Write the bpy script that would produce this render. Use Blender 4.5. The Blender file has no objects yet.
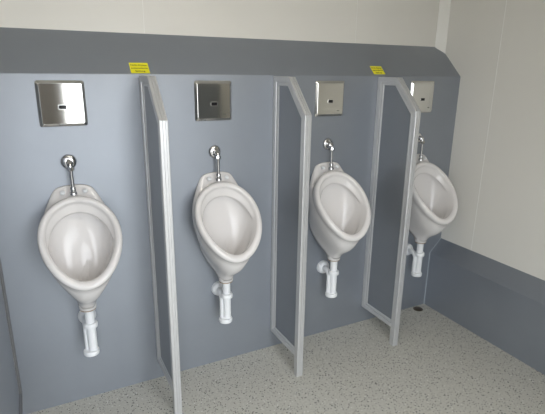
import bpy, bmesh, math, random
from mathutils import Vector, Matrix
PI = math.pi
S = bpy.context.scene
COL = S.collection

# ------------------------------------------------------------------ camera
cam_d = bpy.data.cameras.new('camera'); cam = bpy.data.objects.new('camera', cam_d); COL.objects.link(cam)
cam_d.sensor_width = 36.0; cam_d.lens = 36.0 * 466.8 / 545.0; cam_d.clip_start = 0.02
_r = Vector((0.89043816, -0.45491907, 0.01298165)); _u = Vector((0.11734142, 0.25705208, 0.95924721))
_f = Vector((0.43971681, 0.85262704, -0.28226983))
M = Matrix((_r, _u, -_f)).transposed().to_4x4(); M.translation = Vector((-0.4698, -2.2804, 1.6674))
cam.matrix_world = M
S.camera = cam

# ------------------------------------------------------------------ sky and daylight
W = bpy.data.worlds.new('world'); S.world = W; W.use_nodes = True
nt = W.node_tree; bg = nt.nodes['Background']
bg.inputs['Color'].default_value = (0.92, 0.96, 1.0, 1); bg.inputs['Strength'].default_value = 3.1

def area(name, loc, rot, sx, sy, power, color, portal=False):
    l = bpy.data.lights.new(name, 'AREA'); l.shape = 'RECTANGLE'; l.size = sx; l.size_y = sy
    l.energy = power; l.color = color
    if portal: l.cycles.is_portal = True
    o = bpy.data.objects.new(name, l); COL.objects.link(o); o.location = loc; o.rotation_euler = rot
    return o
# doorway daylight portal (points into the room, +y)
DX0, DX1, DZ1 = -1.02, 0.85, 2.10
MX0, MX1 = -0.47, -0.17            # added dark post in the opening, stands in for the mirrored figure
YR = -2.45
area('doorway_daylight', ((DX0+DX1)/2, YR-0.09, DZ1/2), (PI/2, 0, 0), DX1-DX0, DZ1, 1, (1, 1, 1), portal=True)

S.view_settings.view_transform = 'Standard'; S.view_settings.look = 'None'
S.view_settings.gamma = 1.0; S.view_settings.use_curve_mapping = False
S.view_settings.exposure = 1.1
try:
    S.cycles.max_bounces = 14; S.cycles.diffuse_bounces = 8; S.cycles.glossy_bounces = 6
    S.cycles.sample_clamp_indirect = 6.0; S.cycles.use_denoising = True
except Exception: pass

# ------------------------------------------------------------------ materials
def mat(name, color, rough=0.5, metal=0.0, spec=0.5, coat=0.0, coat_rough=0.1, noise=0.0, nscale=20, bump=0.0, bscale=200):
    m = bpy.data.materials.new(name); m.use_nodes = True
    n = m.node_tree.nodes; l = m.node_tree.links; b = n['Principled BSDF']
    b.inputs['Base Color'].default_value = (*color, 1); b.inputs['Roughness'].default_value = rough
    b.inputs['Metallic'].default_value = metal; b.inputs['Specular IOR Level'].default_value = spec
    b.inputs['Coat Weight'].default_value = coat; b.inputs['Coat Roughness'].default_value = coat_rough
    if noise or bump: tc = n.new('ShaderNodeTexCoord')
    if noise:
        t = n.new('ShaderNodeTexNoise'); t.inputs['Scale'].default_value = nscale; t.inputs['Detail'].default_value = 4
        l.new(tc.outputs['Object'], t.inputs['Vector'])
        r = n.new('ShaderNodeValToRGB'); r.color_ramp.elements[0].position = 0.3; r.color_ramp.elements[1].position = 0.7
        r.color_ramp.elements[0].color = (*[c*(1-noise) for c in color], 1)
        r.color_ramp.elements[1].color = (*[min(1, c*(1+noise)) for c in color], 1)
        l.new(t.outputs['Fac'], r.inputs['Fac']); l.new(r.outputs['Color'], b.inputs['Base Color'])
    if bump:
        t = n.new('ShaderNodeTexNoise'); t.inputs['Scale'].default_value = bscale; t.inputs['Detail'].default_value = 2
        l.new(tc.outputs['Object'], t.inputs['Vector'])
        bm_ = n.new('ShaderNodeBump'); bm_.inputs['Strength'].default_value = bump; bm_.inputs['Distance'].default_value = 0.002
        l.new(t.outputs['Fac'], bm_.inputs['Height']); l.new(bm_.outputs['Normal'], b.inputs['Normal'])
    return m

M_GREY = mat('grey_laminate', (0.295, 0.322, 0.362), rough=0.50, metal=0.62, spec=0.6, coat=0.55, coat_rough=0.28, noise=0.02, nscale=6, bump=0.05, bscale=350)
M_INFILL = mat('grey_infill_laminate', (0.23, 0.247, 0.27), rough=0.30, metal=0.4, coat=0.2, coat_rough=0.15, spec=0.5, noise=0.02, nscale=6)
M_WALL = mat('cream_wall_panel', (0.74, 0.725, 0.68), rough=0.32, spec=0.4, noise=0.01, nscale=3)
M_SEAM = mat('pale_joint', (0.86, 0.86, 0.83), rough=0.4)
M_COVE = mat('corner_cove', (0.80, 0.79, 0.75), rough=0.35)
M_DALU = mat('dull_grey_profile', (0.22, 0.22, 0.225), rough=0.45, metal=0.5)
M_SEAL = mat('pale_grey_sealant', (0.45, 0.5, 0.54), rough=0.5)
M_CEIL = mat('white_ceiling', (0.72, 0.71, 0.68), rough=0.6)
M_ALU = mat('anodised_aluminium', (0.62, 0.625, 0.63), rough=0.38, metal=0.55, noise=0.02, nscale=30)
M_CERAMIC = mat('white_glazed_ceramic', (0.72, 0.70, 0.69), rough=0.14, spec=0.3, coat=0.3, coat_rough=0.03)
M_PVC = mat('white_plastic', (0.84, 0.86, 0.88), rough=0.28, spec=0.5)
M_CHROME = mat('chrome', (0.60, 0.60, 0.61), rough=0.08, metal=1.0)
M_STEEL = mat('polished_stainless_steel', (0.66, 0.65, 0.61), rough=0.07, metal=1.0)
M_EDGE = mat('steel_edge', (0.72, 0.71, 0.68), rough=0.16, metal=1.0)
M_BLACK = mat('black_glass', (0.01, 0.01, 0.012), rough=0.1)
M_DGREY = mat('dark_grey_print', (0.12, 0.12, 0.11), rough=0.5)
M_GOLD = mat('brown_rubber_ring', (0.30, 0.21, 0.11), rough=0.5)
M_YELLOW = mat('yellow_sticker', (0.86, 0.80, 0.02), rough=0.5)
M_TEXT = mat('dark_ink', (0.10, 0.09, 0.02), rough=0.6)
M_DRAIN = mat('dull_bronze_drain', (0.16, 0.13, 0.10), rough=0.35, metal=0.8)
M_ADDED_POST = mat('brown_grey_added_post', (0.20, 0.18, 0.16), rough=0.45)
M_TARMAC = mat('outdoor_gravel', (0.22, 0.21, 0.19), rough=0.9, noise=0.2, nscale=8)

def floor_material():
    m = bpy.data.materials.new('speckled_vinyl'); m.use_nodes = True
    n = m.node_tree.nodes; l = m.node_tree.links; b = n['Principled BSDF']
    b.inputs['Roughness'].default_value = 0.42; b.inputs['Specular IOR Level'].default_value = 0.4
    tc = n.new('ShaderNodeTexCoord')
    base = n.new('ShaderNodeTexNoise'); base.inputs['Scale'].default_value = 90; base.inputs['Detail'].default_value = 5
    l.new(tc.outputs['Object'], base.inputs['Vector'])
    rb = n.new('ShaderNodeValToRGB')
    rb.color_ramp.elements[0].position = 0.3; rb.color_ramp.elements[0].color = (0.46, 0.45, 0.405, 1)
    rb.color_ramp.elements[1].position = 0.7; rb.color_ramp.elements[1].color = (0.575, 0.565, 0.515, 1)
    l.new(base.outputs['Fac'], rb.inputs['Fac'])
    prev = rb.outputs['Color']
    warp = n.new('ShaderNodeTexNoise'); warp.inputs['Scale'].default_value = 120; warp.inputs['Detail'].default_value = 1
    l.new(tc.outputs['Object'], warp.inputs['Vector'])
    for k, (scale, size, share, col) in enumerate([(60, 0.0060, 0.10, (0.75, 0.75, 0.71)), (58, 0.0070, 0.15, (0.045, 0.048, 0.055)),
                                             (80, 0.0052, 0.22, (0.10, 0.10, 0.09)), (66, 0.0058, 0.20, (0.22, 0.21, 0.18))]):
        mp = n.new('ShaderNodeMapping'); mp.inputs['Location'].default_value = (3.1*k, 1.7*k, 0); mp.inputs['Rotation'].default_value = (0, 0, 0.6*k)
        l.new(tc.outputs['Object'], mp.inputs['Vector'])
        ad = n.new('ShaderNodeVectorMath'); ad.operation = 'MULTIPLY_ADD'
        ad.inputs[1].default_value = (0.007, 0.007, 0); l.new(warp.outputs['Color'], ad.inputs[0]); l.new(mp.outputs['Vector'], ad.inputs[2])
        v = n.new('ShaderNodeTexVoronoi'); v.voronoi_dimensions = '2D'; v.inputs['Scale'].default_value = scale
        l.new(ad.outputs['Vector'], v.inputs['Vector'])
        # Distance is in scaled units
        lt = n.new('ShaderNodeMath'); lt.operation = 'LESS_THAN'; lt.inputs[1].default_value = size/2*scale
        l.new(v.outputs['Distance'], lt.inputs[0])
        sep = n.new('ShaderNodeSeparateColor'); l.new(v.outputs['Color'], sep.inputs['Color'])
        ch = n.new('ShaderNodeMath'); ch.operation = 'LESS_THAN'; ch.inputs[1].default_value = share; l.new(sep.outputs['Red'], ch.inputs[0])
        mu = n.new('ShaderNodeMath'); mu.operation = 'MULTIPLY'; l.new(lt.outputs[0], mu.inputs[0]); l.new(ch.outputs[0], mu.inputs[1])
        mx = n.new('ShaderNodeMix'); mx.data_type = 'RGBA'
        l.new(mu.outputs[0], mx.inputs['Factor']); l.new(prev, mx.inputs['A']); mx.inputs['B'].default_value = (*col, 1)
        prev = mx.outputs['Result']
    l.new(prev, b.inputs['Base Color'])
    return m
M_FLOOR = floor_material()

# ------------------------------------------------------------------ helpers
def obj(name, bm, m, parent=None, smooth=False, recalc=True):
    if recalc: bmesh.ops.recalc_face_normals(bm, faces=bm.faces)
    me = bpy.data.meshes.new(name); bm.to_mesh(me); bm.free()
    ms = m if isinstance(m, (list, tuple)) else [m]
    for q in ms: me.materials.append(q)
    if smooth:
        for p in me.polygons: p.use_smooth = True
        if smooth != 'all':
            try: me.set_sharp_from_angle(angle=math.radians(smooth if smooth is not True else 40))
            except Exception: pass
    o = bpy.data.objects.new(name, me); COL.objects.link(o)
    if parent: o.parent = parent
    return o
def struct(name, bm, m, **k):
    o = obj(name, bm, m, **k); o['kind'] = 'structure'; return o
def thing(name, label, cat, loc=(0, 0, 0), group=None):
    o = bpy.data.objects.new(name, None); COL.objects.link(o); o.empty_display_size = 0.05
    o.location = loc; o['label'] = label; o['category'] = cat
    if group: o['group'] = group
    return o
def box(bm, x0, x1, y0, y1, z0, z1, bev=0.0):
    b = bmesh.new()
    bmesh.ops.create_cube(b, size=1.0)
    for v in b.verts:
        v.co = Vector(((x0+x1)/2+v.co.x*(x1-x0), (y0+y1)/2+v.co.y*(y1-y0), (z0+z1)/2+v.co.z*(z1-z0)))
    if bev: bmesh.ops.bevel(b, geom=list(b.edges), offset=bev, segments=2, affect='EDGES', profile=0.5)
    merge(bm, b)
def merge(bm, b):
    me = bpy.data.meshes.new('tmp'); b.to_mesh(me); b.free(); bm.from_mesh(me); bpy.data.meshes.remove(me)
def prism(bm, pts, x0, x1):           # polygon in (y,z) extruded along x
    A = [bm.verts.new((x0, y, z)) for y, z in pts]; B = [bm.verts.new((x1, y, z)) for y, z in pts]
    bm.faces.new(A); bm.faces.new(B[::-1]); n = len(pts)
    for i in range(n): bm.faces.new((A[i], B[i], B[(i+1) % n], A[(i+1) % n]))
def lathe(bm, prof, seg=32, mtx=None, cap=True):   # prof: (r, h) along local z
    rows = []
    for r, h in prof:
        row = []
        for i in range(seg):
            a = 2*PI*i/seg; v = Vector((r*math.cos(a), r*math.sin(a), h))
            row.append(bm.verts.new(mtx @ v if mtx else v))
        rows.append(row)
    for a, b in zip(rows, rows[1:]):
        for i in range(seg): bm.faces.new((a[i], a[(i+1) % seg], b[(i+1) % seg], b[i]))
    if cap: bm.faces.new(rows[0][::-1]); bm.faces.new(rows[-1])
def along(p, d):                      # matrix: local z along d at p
    q = Vector((0, 0, 1)).rotation_difference(Vector(d).normalized())
    return Matrix.Translation(Vector(p)) @ q.to_matrix().to_4x4()
def tube(bm, pts, r, seg=16, cap=True):
    pts = [Vector(p) for p in pts]; n = len(pts); rows = []
    nrm = None
    for i in range(n):
        t = (pts[min(i+1, n-1)] - pts[max(i-1, 0)]).normalized()
        if nrm is None: nrm = t.orthogonal().normalized()
        nrm = (nrm - t*nrm.dot(t)).normalized(); bi = t.cross(nrm)
        rr = r[i] if isinstance(r, (list, tuple)) else r
        rows.append([bm.verts.new(pts[i] + rr*(math.cos(2*PI*k/seg)*nrm + math.sin(2*PI*k/seg)*bi)) for k in range(seg)])
    for a, b in zip(rows, rows[1:]):
        for i in range(seg): bm.faces.new((a[i], a[(i+1) % seg], b[(i+1) % seg], b[i]))
    if cap: bm.faces.new(rows[0][::-1]); bm.faces.new(rows[-1])
def arc(c, u, v, r, a0, a1, n=8):
    c, u, v = Vector(c), Vector(u), Vector(v)
    return [c + r*(math.cos(a)*u + math.sin(a)*v) for a in [a0+(a1-a0)*i/n for i in range(n+1)]]

# ------------------------------------------------------------------ dimensions (metres)
P = 0.70                              # pitch of the bays
H1, H2, D = 1.6393, 1.8297, 0.1975    # boxing front height, ledge rear height, boxing depth
XW = 2.0876                           # right wall
XL = -1.15                            # left wall
DD, DH1, DH2 = 0.0935, 0.4103, 0.5086 # low boxing on the right wall
CEIL = 2.42
TH = 0.0376

# ------------------------------------------------------------------ room
bm = bmesh.new(); box(bm, XL-0.1, XW+0.1, YR-0.08, D+0.1, -0.1, 0.0); struct('floor', bm, M_FLOOR)
bm = bmesh.new(); box(bm, XL-0.1, XW+0.1, YR-0.08, D+0.1, CEIL, CEIL+0.1); struct('ceiling', bm, M_CEIL)
bm = bmesh.new(); box(bm, XL-0.1, XW+0.1, D, D+0.08, 0, CEIL); struct('wall_back', bm, M_WALL)
bm = bmesh.new(); box(bm, XW, XW+0.08, YR-0.08, D, 0, CEIL); struct('wall_right', bm, M_WALL)
bm = bmesh.new(); box(bm, XL-0.08, XL, YR-0.08, D, 0, CEIL); struct('wall_left', bm, M_WALL)
bm = bmesh.new()
box(bm, XL, DX0, YR-0.06, YR, 0, CEIL); box(bm, DX1, XW, YR-0.06, YR, 0, CEIL); box(bm, DX0, DX1, YR-0.06, YR, DZ1, CEIL)
struct('wall_rear', bm, M_WALL)
# door frame of the entrance the photograph is taken from
bm = bmesh.new()
box(bm, DX0, DX0+0.05, YR-0.08, YR+0.012, 0, DZ1, 0.003); box(bm, DX1-0.05, DX1, YR-0.08, YR+0.012, 0, DZ1, 0.003)
box(bm, DX0+0.05, DX1-0.05, YR-0.08, YR+0.012, DZ1-0.05, DZ1, 0.003)
struct('trim_1', bm, M_ALU)
bm = bmesh.new(); box(bm, MX0, MX1, YR-0.08, YR, 0, DZ1-0.05, 0.003); struct('added_dark_post', bm, M_ADDED_POST)  # unseen post, added to give the first sensor plate its dark reflection
bm = bmesh.new(); box(bm, -14, 14, -14, YR-0.1, -0.35, -0.2); struct('ground', bm, M_TARMAC)

# boxed-in panel in front of the back wall, with sloping ledge
bm = bmesh.new()
prism(bm, [(0, 0), (0, H1), (D, H2), (D, 0)], XL, XW)
ed = [e for e in bm.edges if all(abs(v.co.y) < 1e-6 and abs(v.co.z-H1) < 1e-6 for v in e.verts)]
bmesh.ops.bevel(bm, geom=ed, offset=0.004, segments=3, affect='EDGES', profile=0.5)
struct('wall_boxing', bm, M_GREY, smooth=25)
# low boxing along the right wall
bm = bmesh.new()
pr = [(XW-DD, 0.0), (XW-DD, DH1), (XW, DH2), (XW, 0.0)]
A = [bm.verts.new((x, -0.0005, z)) for x, z in pr]; B = [bm.verts.new((x, YR, z)) for x, z in pr]
bm.faces.new(A[::-1]); bm.faces.new(B)
for i in range(4): bm.faces.new((A[i], A[(i+1) % 4], B[(i+1) % 4], B[i]))
ed = [e for e in bm.edges if all(abs(v.co.x-(XW-DD)) < 1e-6 and abs(v.co.z-DH1) < 1e-6 for v in e.verts)]
bmesh.ops.bevel(bm, geom=ed, offset=0.003, segments=3, affect='EDGES', profile=0.5)
struct('wall_dado', bm, M_GREY, smooth=25)
# corner cover between back wall and right wall
bm = bmesh.new()
z0 = H2-0.07
pts = [(2.031, D), (2.031, D-0.004), (2.042, D-0.013), (XW-0.012, 0.162), (XW-0.004, 0.153), (XW, 0.153), (XW, D)]
A = [bm.verts.new((x, y, z0)) for x, y in pts]; B = [bm.verts.new((x, y, CEIL)) for x, y in pts]
bm.faces.new(A); bm.faces.new(B[::-1])
for i in range(len(pts)): bm.faces.new((A[i], B[i], B[(i+1) % len(pts)], A[(i+1) % len(pts)]))
struct('trim_2', bm, M_COVE)
# thin joints between wall panels
bm = bmesh.new()
box(bm, 0.0815, 0.0835, D-0.0012, D+0.001, H2, CEIL); box(bm, 1.3635, 1.3655, D-0.0012, D+0.001, H2, CEIL)
struct('trim_3', bm, M_SEAM)
bm = bmesh.new(); box(bm, XW-0.0015, XW+0.001, -0.2705, -0.2675, DH2, CEIL); struct('trim_4', bm, M_SEAM)
# sealant beads at the low corner
bm = bmesh.new(); box(bm, XW-DD-0.004, XW-DD+0.001, -0.004, 0.001, 0.0, DH1); struct('trim_5', bm, M_SEAL)
bm = bmesh.new(); tube(bm, [(XW-DD, -0.001, DH1), (XW, -0.001, DH2)], 0.0018, 8); struct('trim_6', bm, M_SEAL)

# ------------------------------------------------------------------ partition screens
def off_in(poly_pts, i, w):
    # inner mitre point of corner i of an open poly going wall -> top -> front -> down (interior to its right/below)
    a, b, c = [Vector((*poly_pts[j], 0)) for j in (i-1, i, i+1)]
    d1 = (b-a).normalized(); d2 = (c-b).normalized()
    n1 = Vector((d1.y, -d1.x, 0)); n2 = Vector((d2.y, -d2.x, 0))
    # the frame's inside point to test direction
    cen = Vector((-0.15, 1.0, 0))
    if (cen-b).dot(n1) < 0: n1 = -n1
    if (cen-b).dot(n2) < 0: n2 = -n2
    k = w/(1+n1.dot(n2)); q = b+(n1+n2)*k
    return (q.x, q.y)
def bar(name, o0, i0, i1, o1, parent, m=None):
    # extruded frame profile between two mitred ends, s: outer -> inner, x: across
    t = TH/2
    half = [(0.0, 0.16*t), (0.08, 0.20*t), (0.08, 0.42*t), (0.0, 0.46*t), (0.0, 0.84*t), (0.04, t), (0.52, t), (0.58, 0.93*t), (0.60, 0.70*t), (0.68, 0.68*t), (0.72, 0.82*t), (0.92, 0.82*t), (1.0, 0.64*t), (1.0, 0.2*t)]
    prof = half + [(s, -x) for s, x in reversed(half)]
    bm = bmesh.new(); rows = []
    for o_, i_ in ((o0, i0), (o1, i1)):
        rows.append([bm.verts.new((x, o_[0]+(i_[0]-o_[0])*s, o_[1]+(i_[1]-o_[1])*s)) for s, x in prof])
    n = len(prof)
    for k in range(n): bm.faces.new((rows[0][k], rows[0][(k+1) % n], rows[1][(k+1) % n], rows[1][k]))
    bm.faces.new(rows[0]); bm.faces.new(rows[1][::-1])
    return obj(name, bm, m or M_ALU, parent)
ZB = 0.119
def screen(label, x, depth=0.3408, dtop=0.1705, hc=1.4593, htop=H1-0.005, group='partition screens between the urinals', fm=None, im=None):
    t = thing('partition_screen', label, 'partition', (x+TH/2, 0, 0), group)
    w = 0.046; yw = -0.001
    O = [(yw, ZB), (yw, htop), (-dtop, htop), (-depth, hc), (-depth, 0.0)]
    m_b = (yw-w*1.15, ZB+w)
    m1 = off_in(O, 1, w); m2 = off_in(O, 2, w); m3 = off_in(O, 3, w)
    m1 = (yw-w*1.15, m1[1])
    bar('wall_profile', O[0], m_b, m1, O[1], t, fm)
    bar('top_rail', O[1], m1, m2, O[2], t, fm)
    bar('slanted_rail', O[2], m2, m3, O[3], t, fm)
    bar('front_post', O[3], m3, (-depth+w, 0.0), O[4], t, fm)
    bar('bottom_rail', O[0], m_b, (-depth+w-0.002, ZB+w), (-depth+w-0.002, ZB), t, fm)
    bm = bmesh.new()
    e = 0.0015
    prism(bm, [(m_b[0]+e, m_b[1]-e), (m1[0]+e, m1[1]+e), (m2[0], m2[1]+e), (m3[0]-e, m3[1]), (-depth+w-e, ZB+w-e)], -0.0095, 0.0095)
    obj('infill_panel', bm, im or M_INFILL, t)
    return t
screen('grey screen with bright aluminium frame, leftmost of the three slant-topped screens', 0.0)
screen('grey framed screen in the middle, between second and third urinals', P)
screen('grey framed screen beside the rightmost urinal, nearest the floor drain', 2*P)
screen('grey end screen at the left edge, left of the first urinal', -P, depth=1.05, dtop=0.88, group=None, fm=M_DALU, im=M_GREY)

# ------------------------------------------------------------------ urinals
def interp(tab, a):
    for (a0, *p0), (a1, *p1) in zip(tab, tab[1:]):
        if a <= a1:
            t = (a-a0)/(a1-a0); return t, p0, p1
    return 1.0, tab[-2][1:], tab[-1][1:]
def smooth_tab(tab, a):               # Catmull-Rom through key rows
    ks = [r[0] for r in tab]; n = len(tab)
    i = 0
    while i < n-2 and a > ks[i+1]: i += 1
    t = (a-ks[i])/(ks[i+1]-ks[i]); p1 = Vector(tab[i][1:]); p2 = Vector(tab[i+1][1:])
    mir = lambda v: Vector((-v.x, v.y, v.z))
    p0 = Vector(tab[i-1][1:]) if i > 0 else mir(Vector(tab[1][1:]))
    p3 = Vector(tab[i+2][1:]) if i < n-2 else mir(Vector(tab[n-2][1:]))
    return 0.5*((2*p1)+(-p0+p2)*t+(2*p0-5*p1+4*p2-p3)*t*t+(-p0+3*p1-3*p2+p3)*t*t*t)
# angle 0 = top, 180 = bottom lip, local x = 0 is the bowl's middle
T_TAB = [(0, 0, -0.001, 1.147), (15, .046, -0.001, 1.144), (28, .082, -0.001, 1.128), (42, .104, -0.001, 1.085), (60, .120, -0.001, 1.010),
         (80, .126, -0.001, .925), (100, .121, -0.001, .835), (117, .106, -0.008, .745), (132, .078, -0.045, .670), (146, .047, -0.090, .615),
         (158, .0395, -0.114, .590), (168, .026, -0.1468, .586), (180, 0, -0.1568, .585)]
RC = Vector((0, -0.185, 0.9276)); RL = 0.2015; RA = 0.156; TILT = 0.938; RHO = 0.0164
E_AX = Vector((0, -math.cos(TILT), -math.sin(TILT))); N_AX = Vector((0, -math.sin(TILT), math.cos(TILT)))
def rim(a, d=0.0, h=0.0):             # d inward from the middle of the rolled rim, h above it
    s = -math.cos(a); k = 1-0.1265*s+0.0057*s*s; h = h+(0.005+0.0225*s)*(1-s*s)
    x = (RA*k-d)*math.sin(a); return RC + E_AX*(RL-d)*s + Vector((x, 0, 0)) + N_AX*h
def bez(p0, p1, p2, p3, t):
    return p0*(1-t)**3+3*p1*t*(1-t)**2+3*p2*t*t*(1-t)+p3*t**3
SEG = 72
def bowl_mesh():
    bm = bmesh.new(); rows = []
    def add(fn): rows.append([bm.verts.new(fn(i)) for i in range(SEG)])
    def ang(i): return 2*PI*i/SEG
    def T(i):
        a = math.degrees(ang(i)); s = 1
        if a > 180: a = 360-a; s = -1
        v = smooth_tab(T_TAB, a); return Vector((v.x*s, v.y, v.z))
    def topw(i): return max(0.0, math.cos(ang(i)))**1.0       # 1 at top
    def botw(i): return max(0.0, -math.cos(ang(i)))
    # outer skin from T to rim
    def outer(i, t):
        a = ang(i); R0 = rim(a, -0.009, -0.036+0.012*botw(i)); Tq = T(i); b = botw(i); tw = topw(i)
        c1 = Tq + (R0-Tq)*(0.33-0.22*b); c2 = Tq + (R0-Tq)*(0.70+0.06*b)
        # below the lip the belly swells, near the neck it is hollowed
        out = Vector((math.sin(a), -0.6*b, 0))
        c1 = c1 + Vector((math.sin(a)*0.020*(1-b), -0.004*b, 0.042*b))
        c2 = c2 + Vector((math.sin(a)*0.016, -0.022*b, -0.058*b))
        return bez(Tq, c1, c2, R0, t)
    for t in (0, .08, .18, .30, .42, .54, .66, .78, .90, 1.0): add(lambda i: outer(i, t))
    for d_, h_ in ((-.013, -.029), (-.0152, -.020), (-.0163, -.010)):
        add(lambda i: rim(ang(i), d_, h_*(1-0.35*botw(i))))
    for th_ in (0, 22, 45, 67, 90, 112, 135, 160, 185):
        th_ = math.radians(th_)
        def roll(i):
            b = botw(i)**2; d = -RHO*math.cos(th_)
            if d > 0: d *= 1+0.5*b
            return rim(ang(i), d, RHO*math.sin(th_))
        add(roll)
    # flushing rim: a broad slope with an undercut edge at the top, fading out at the sides
    def tw_(i): return max(0.0, math.cos(ang(i)))**0.75
    def lvl(i, d1, h1, d0, h0):
        w = tw_(i); b = botw(i)**2
        return rim(ang(i), (d0+0.006*b)*(1-w)+d1*w, h0*(1-w)+h1*w)
    for q in ((.024, -.008, .0172, -.006), (.037, -.016, .0185, -.012), (.049, -.024, .0195, -.019), (.053, -.029, .020, -.024), (.046, -.034, .0205, -.029),
              (.030, -.036, .021, -.036)):
        add(lambda i: lvl(i, *q))
    under2 = lambda i: lvl(i, .022, -.044, .022, -.044)
    add(under2)
    CB = Vector((0, -0.110, 0.665))
    def bowl(i, t):
        a = ang(i); p = under2(i); s = -math.cos(a)
        back = Vector((p.x*0.86, -0.030, p.z-0.10)); side = Vector((p.x*0.90, -0.07, 0.76)); front = Vector((0, -0.215, 0.655))
        if s < 0: w = -s; c = back*w + side*(1-w)
        else: w = s; c = front*w + side*(1-w); 
        c.x = p.x*0.88
        c2 = CB + (c-CB)*0.62
        c2.z = min(c2.z, 0.675) if s > -0.2 else c2.z
        return bez(p, p+(c-p)*0.62, c2, CB, t)
    for t in (.12, .25, .38, .5, .62, .74, .86, .95): add(lambda i: bowl(i, t))
    for a, b in zip(rows, rows[1:]):
        for i in range(SEG): bm.faces.new((a[i], a[(i+1) % SEG], b[(i+1) % SEG], b[i]))
    bm.faces.new(rows[-1])
    # back and neck closing
    bk = [bm.verts.new((v.co.x*0.5, -0.004 if v.co.z > 0.66 else v.co.y*0.5-0.04, max(v.co.z, 0.60)*0.6+0.36)) for v in rows[0]]
    for i in range(SEG): bm.faces.new((bk[i], bk[(i+1) % SEG], rows[0][(i+1) % SEG], rows[0][i]))
    bm.faces.new(bk[::-1])
    # neck spigot
    lathe(bm, [(0.037, 0.620), (0.0395, 0.592), (0.0392, 0.582), (0.0388, 0.576), (0.036, 0.572)], 40, Matrix.Translation((0, -0.117, 0)))
    return bm
first = {}
def copy_tree(o, parent=None):
    c = o.copy(); COL.objects.link(c); c.parent = parent
    for ch in o.children: copy_tree(ch, c)
    return c

def make_urinal(label, x):
    t = thing('urinal', label, 'urinal', (x, 0, 0), 'wall-hung urinals in a row')
    b = obj('bowl', bowl_mesh(), M_CERAMIC, t, smooth='all')
    for s in (-1, 1):
        m = bmesh.new()
        lathe(m, [(0.0115, -0.004), (0.0115, 0.001), (0.009, 0.004), (0.004, 0.0055)], 20, along((s*0.048, -0.030, 1.1215), (0, -0.55, 1)))
        obj('bolt_cap', m, M_PVC, t, smooth=35)
    m = bmesh.new()
    lathe(m, [(0.028, 0.568), (0.0358, 0.568), (0.0368, 0.5705), (0.0358, 0.573), (0.028, 0.573)], 32, Matrix.Translation((0, -0.117, 0)))
    obj('seal_ring', m, M_GOLD, t, smooth=40)
    m = bmesh.new()
    lathe(m, [(0.022, -0.002), (0.022, 0.002), (0.018, 0.004), (0.004, 0.005)], 24, along((0, -0.116, 0.670), (0, -0.1, 1)))
    obj('drain_strainer', m, M_CHROME, t, smooth=35)
    return t
def make_flush(label, x):
    t = thing('flush_pipe', label, 'pipe', (x, 0, 0), 'chrome flush pipes above the urinals')
    m = bmesh.new()
    lathe(m, [(0.034, -0.0002), (0.034, 0.004), (0.031, 0.010), (0.024, 0.014), (0.015, 0.016)], 40, along((-0.003, 0, 1.255), (0, -1, 0)))
    obj('wall_flange', m, M_CHROME, t, smooth=40)
    m = bmesh.new()
    tube(m, [(-0.003, -0.012, 1.255)] + arc((-0.002, -0.028, 1.239), (0, 0, 1), (0, -1, 0), 0.016, 0, PI/2, 6) + [(-0.001, -0.044, 1.225)], 0.0125, 20)
    lathe(m, [(0.0155, 0), (0.0165, 0.004), (0.0165, 0.013), (0.0125, 0.018)], 8, along((-0.001, -0.0435, 1.239), (0, 0, -1)))
    lathe(m, [(0.012, 0.0), (0.0145, 0.004), (0.0145, 0.010), (0.009, 0.014)], 24, along((-0.003, -0.034, 1.252), (0, -1, 0.3)))
    obj('elbow_valve', m, M_CHROME, t, smooth=35)
    m = bmesh.new(); tube(m, [(-0.001, -0.044, 1.228), (0, -0.045, 1.13)], 0.0075, 20); obj('pipe', m, M_CHROME, t, smooth=40)
    m = bmesh.new()
    lathe(m, [(0.0105, 0.034), (0.0125, 0.031), (0.0125, 0.016), (0.0115, 0.013), (0.0155, 0.009), (0.0165, 0.0)], 28, Matrix.Translation((0, -0.045, 1.112)))
    obj('pipe_nut', m, M_CHROME, t, smooth=35)
    return t
def make_trap(label, x):
    t = thing('waste_trap', label, 'pipe', (x+0.003, 0, 0.006), 'white waste traps under the urinals')
    cy = -0.117
    m = bmesh.new(); tube(m, [(-0.001, cy, 0.5610), (0, cy, 0.47)], 0.0215, 28); obj('inlet_tube', m, M_PVC, t, smooth=40)
    m = bmesh.new()
    lathe(m, [(0.024, 0.464), (0.032, 0.466), (0.033, 0.470), (0.033, 0.483), (0.030, 0.489), (0.022, 0.491)], 32, Matrix.Translation((0, cy, 0)))
    obj('collar', m, M_PVC, t, smooth=35)
    m = bmesh.new(); tube(m, [(0.001, cy, 0.468), (0.001, cy, 0.342)], 0.0215, 28)
    obj('bottle_tube', m, M_PVC, t, smooth=40)
    m = bmesh.new()
    pts = [(-0.020, cy+0.016, 0.342), (-0.020, cy+0.016, 0.45)] + arc((-0.020, cy+0.052, 0.444), (0, -1, 0), (0, 0, 1), 0.036, 0, PI/2, 8) + [(-0.012, -0.035, 0.478), (-0.003, -0.012, 0.471)]
    tube(m, pts, 0.0145, 24); obj('outlet_bend', m, M_PVC, t, smooth=50)
    m = bmesh.new()
    lathe(m, [(0.028, 0.320), (0.035, 0.322), (0.0365, 0.327), (0.0365, 0.338), (0.034, 0.343), (0.026, 0.344)], 36, Matrix.Translation((-0.008, cy, 0)))
    obj('bottom_cap', m, M_PVC, t, smooth=35)
    m = bmesh.new()
    lathe(m, [(0.0425, -0.0002), (0.0425, 0.008), (0.040, 0.018), (0.033, 0.028), (0.023, 0.033), (0.019, 0.036), (0.019, 0.050)], 40, along((-0.004, 0, 0.470), (0, -1, 0)))
    obj('wall_rosette', m, M_PVC, t, smooth=40)
    return t
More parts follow.
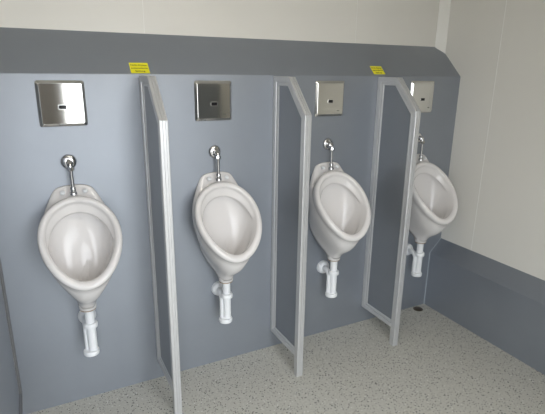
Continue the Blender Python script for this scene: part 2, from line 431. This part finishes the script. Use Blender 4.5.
def rrect(w, h, r, n=5):
    out = []
    for cx, cz, a0 in ((w/2-r, h/2-r, 0), (-w/2+r, h/2-r, PI/2), (-w/2+r, -h/2+r, PI), (w/2-r, -h/2+r, 3*PI/2)):
        for k in range(n+1):
            a = a0+PI/2*k/n; out.append((cx+r*math.cos(a), cz+r*math.sin(a)))
    return out
def loft_plate(bm, rows, c=(0, 0)):
    R_ = [[bm.verts.new((c[0]+x, y, c[1]+z)) for x, z in rrect(w, h, r)] for w, h, r, y in rows]
    for a, b in zip(R_, R_[1:]):
        for i in range(len(a)): bm.faces.new((a[i], a[(i+1) % len(a)], b[(i+1) % len(a)], b[i]))
    bm.faces.new(R_[0][::-1]); bm.faces.new(R_[-1])
def make_plate(label, x):
    t = thing('sensor_plate', label, 'flush plate', (x, 0, 1.5125), 'steel sensor flush plates')
    m = bmesh.new()
    loft_plate(m, [(.197, .197, .012, -0.0002), (.197, .197, .012, -0.003), (.193, .193, .011, -0.0050), (.173, .173, .006, -0.0125)])
    obj('steel_frame', m, M_EDGE, t)
    m = bmesh.new(); loft_plate(m, [(.172, .172, .005, -0.0120), (.172, .172, .005, -0.0128), (.170, .170, .005, -0.0132)]); obj('cover', m, M_STEEL, t)
    m = bmesh.new(); loft_plate(m, [(.036, .022, .004, -0.0130), (.036, .022, .004, -0.0142), (.034, .020, .003, -0.0148)], (0, -0.014)); f = obj('sensor_window', m, M_EDGE, t)
    m = bmesh.new(); loft_plate(m, [(.030, .016, .002, -0.0146), (.030, .016, .002, -0.0153)], (0, -0.014)); obj('sensor_lens', m, M_BLACK, f)
    m = bmesh.new()
    for k, (w_, dx) in enumerate([(.0035, -0.0075), (.0030, -0.0030), (.0035, 0.0015), (.0030, 0.0062)]):
        loft_plate(m, [(w_, .0045, .0008, -0.0130), (w_, .0045, .0008, -0.0137)], (0.056+dx, -0.067))
    obj('maker_mark', m, M_DGREY, t)
    return t
XU = 0.3685
where = ['leftmost urinal, nearest the end screen', 'second urinal from the left', 'third urinal from the left', 'rightmost urinal beside the white wall']
UL = ['white ceramic wall urinal at far left, seen almost straight from the front', 'white ceramic wall urinal between the left and middle slant-topped screens',
      'white ceramic wall urinal between the middle and right slant-topped screens', 'white ceramic wall urinal at far right, partly hidden, beside the cream wall']
u0 = make_urinal(UL[0], XU-P); f0 = make_flush('chrome flush pipe into the top of the ' + where[0], XU-P-0.003)
w0 = make_trap('white plastic waste trap under the ' + where[0], XU-P)
s0 = make_plate('mirror-polished square sensor plate above the ' + where[0], XU-P-0.007)
for k in (1, 2, 3):
    for src, lab in ((u0, UL[k]), (f0, 'chrome flush pipe into the top of the ' + where[k]), (w0, 'white plastic waste trap under the ' + where[k]),
                     (s0, 'square stainless sensor plate above the ' + where[k])):
        c = copy_tree(src); c.location.x = src.location.x + k*P; c['label'] = lab

# ------------------------------------------------------------------ stickers on the sloping ledge
SL = math.atan2(H2-H1, D)
def sticker(label, x, off):
    t = thing('warning_sticker', label, 'sticker', (x, off*math.cos(SL), H1+off*math.sin(SL)), 'yellow notices on the ledge')
    t.rotation_euler = (SL, 0, 0)
    bm = bmesh.new(); box(bm, -0.043, 0.043, 0, 0.066, 0.0003, 0.0009)
    obj('label_sheet', bm, M_YELLOW, t)
    for txt, y, sx in (('Nicht drücken', 0.046, 1.0), ('automatische', 0.027, 1.0), ('Spülung', 0.008, 1.0)):
        cu = bpy.data.curves.new('text_line', 'FONT'); cu.body = txt; cu.size = 0.0145; cu.align_x = 'CENTER'; cu.extrude = 0.0001; cu.offset = 0.0002
        tmp = bpy.data.objects.new('tmp_text', cu); COL.objects.link(tmp)
        bpy.context.view_layer.update()
        me = bpy.data.meshes.new_from_object(tmp.evaluated_get(bpy.context.evaluated_depsgraph_get()))
        bpy.data.objects.remove(tmp); bpy.data.curves.remove(cu)
        wd = max(v.co.x for v in me.vertices)-min(v.co.x for v in me.vertices)
        k = min(1.0, 0.076/wd)
        for v in me.vertices: v.co.x *= k
        me.materials.clear(); me.materials.append(M_TEXT)
        o = bpy.data.objects.new('text_line', me); COL.objects.link(o); o.parent = t; o.location = (0, y, 0.0012)
sticker('small yellow notice on the ledge above the leftmost slant-topped screen', 0.0115, 0.006)
sticker('small yellow notice on the ledge above the right slant-topped screen', 1.4205, 0.014)

# ------------------------------------------------------------------ floor drain
t = thing('floor_drain', 'small round dark floor drain in the far right corner', 'drain', (1.894, -0.043, 0))
bm = bmesh.new()
lathe(bm, [(0.0345, 0.0002), (0.0345, 0.002), (0.032, 0.0032), (0.027, 0.0032), (0.0255, 0.0012), (0.004, 0.0010)], 40); obj('drain_ring', bm, M_DRAIN, t, smooth=35)
bm = bmesh.new(); lathe(bm, [(0.021, 0.0012), (0.021, 0.0026), (0.018, 0.0036), (0.006, 0.0040)], 32)
box(bm, -0.016, 0.016, -0.0022, 0.0022, 0.0036, 0.0048); obj('drain_grate', bm, M_DRAIN, t, smooth=35)

# ------------------------------------------------------------------ ceiling lamp (lights the room; above the picture)
def emit(name, color, strength):
    m = bpy.data.materials.new(name); m.use_nodes = True; b = m.node_tree.nodes['Principled BSDF']
    b.inputs['Base Color'].default_value = (0.8, 0.8, 0.8, 1); b.inputs['Emission Color'].default_value = (*color, 1)
    b.inputs['Emission Strength'].default_value = strength; return m
t = thing('ceiling_light', 'long white batten light on the ceiling in front of the urinals', 'lamp', (0.25, -1.25, CEIL))
bm = bmesh.new(); box(bm, -0.62, 0.62, -0.05, 0.05, -0.025, -0.001, 0.003); obj('housing', bm, M_CEIL, t)
bm = bmesh.new(); box(bm, -0.60, 0.60, -0.04, 0.04, -0.065, -0.0255, 0.008); obj('diffuser', bm, emit('lamp_diffuser', (1.0, 0.93, 0.84), 9.0), t)

# grey cabinet on the rear wall, mirrored in the second sensor plate
t = thing('wall_cabinet', 'grey rounded cabinet on the wall beside the entrance, mirrored in the second sensor plate', 'cabinet', (1.10, YR, 0.5))
bm = bmesh.new(); box(bm, -0.18, 0.18, 0.0005, 0.14, 0, 1.03, 0.025); obj('cabinet_body', bm, M_INFILL, t, smooth=35)
bm = bmesh.new(); box(bm, -0.16, 0.16, 0.1405, 0.148, 0.03, 1.0, 0.002); d = obj('cabinet_door', bm, M_INFILL, t, smooth=35)
bm = bmesh.new(); tube(bm, [(0.12, 0.1475, 0.55), (0.12, 0.165, 0.55), (0.12, 0.165, 0.45), (0.12, 0.1475, 0.45)], 0.005, 10); obj('door_handle', bm, M_CHROME, d)
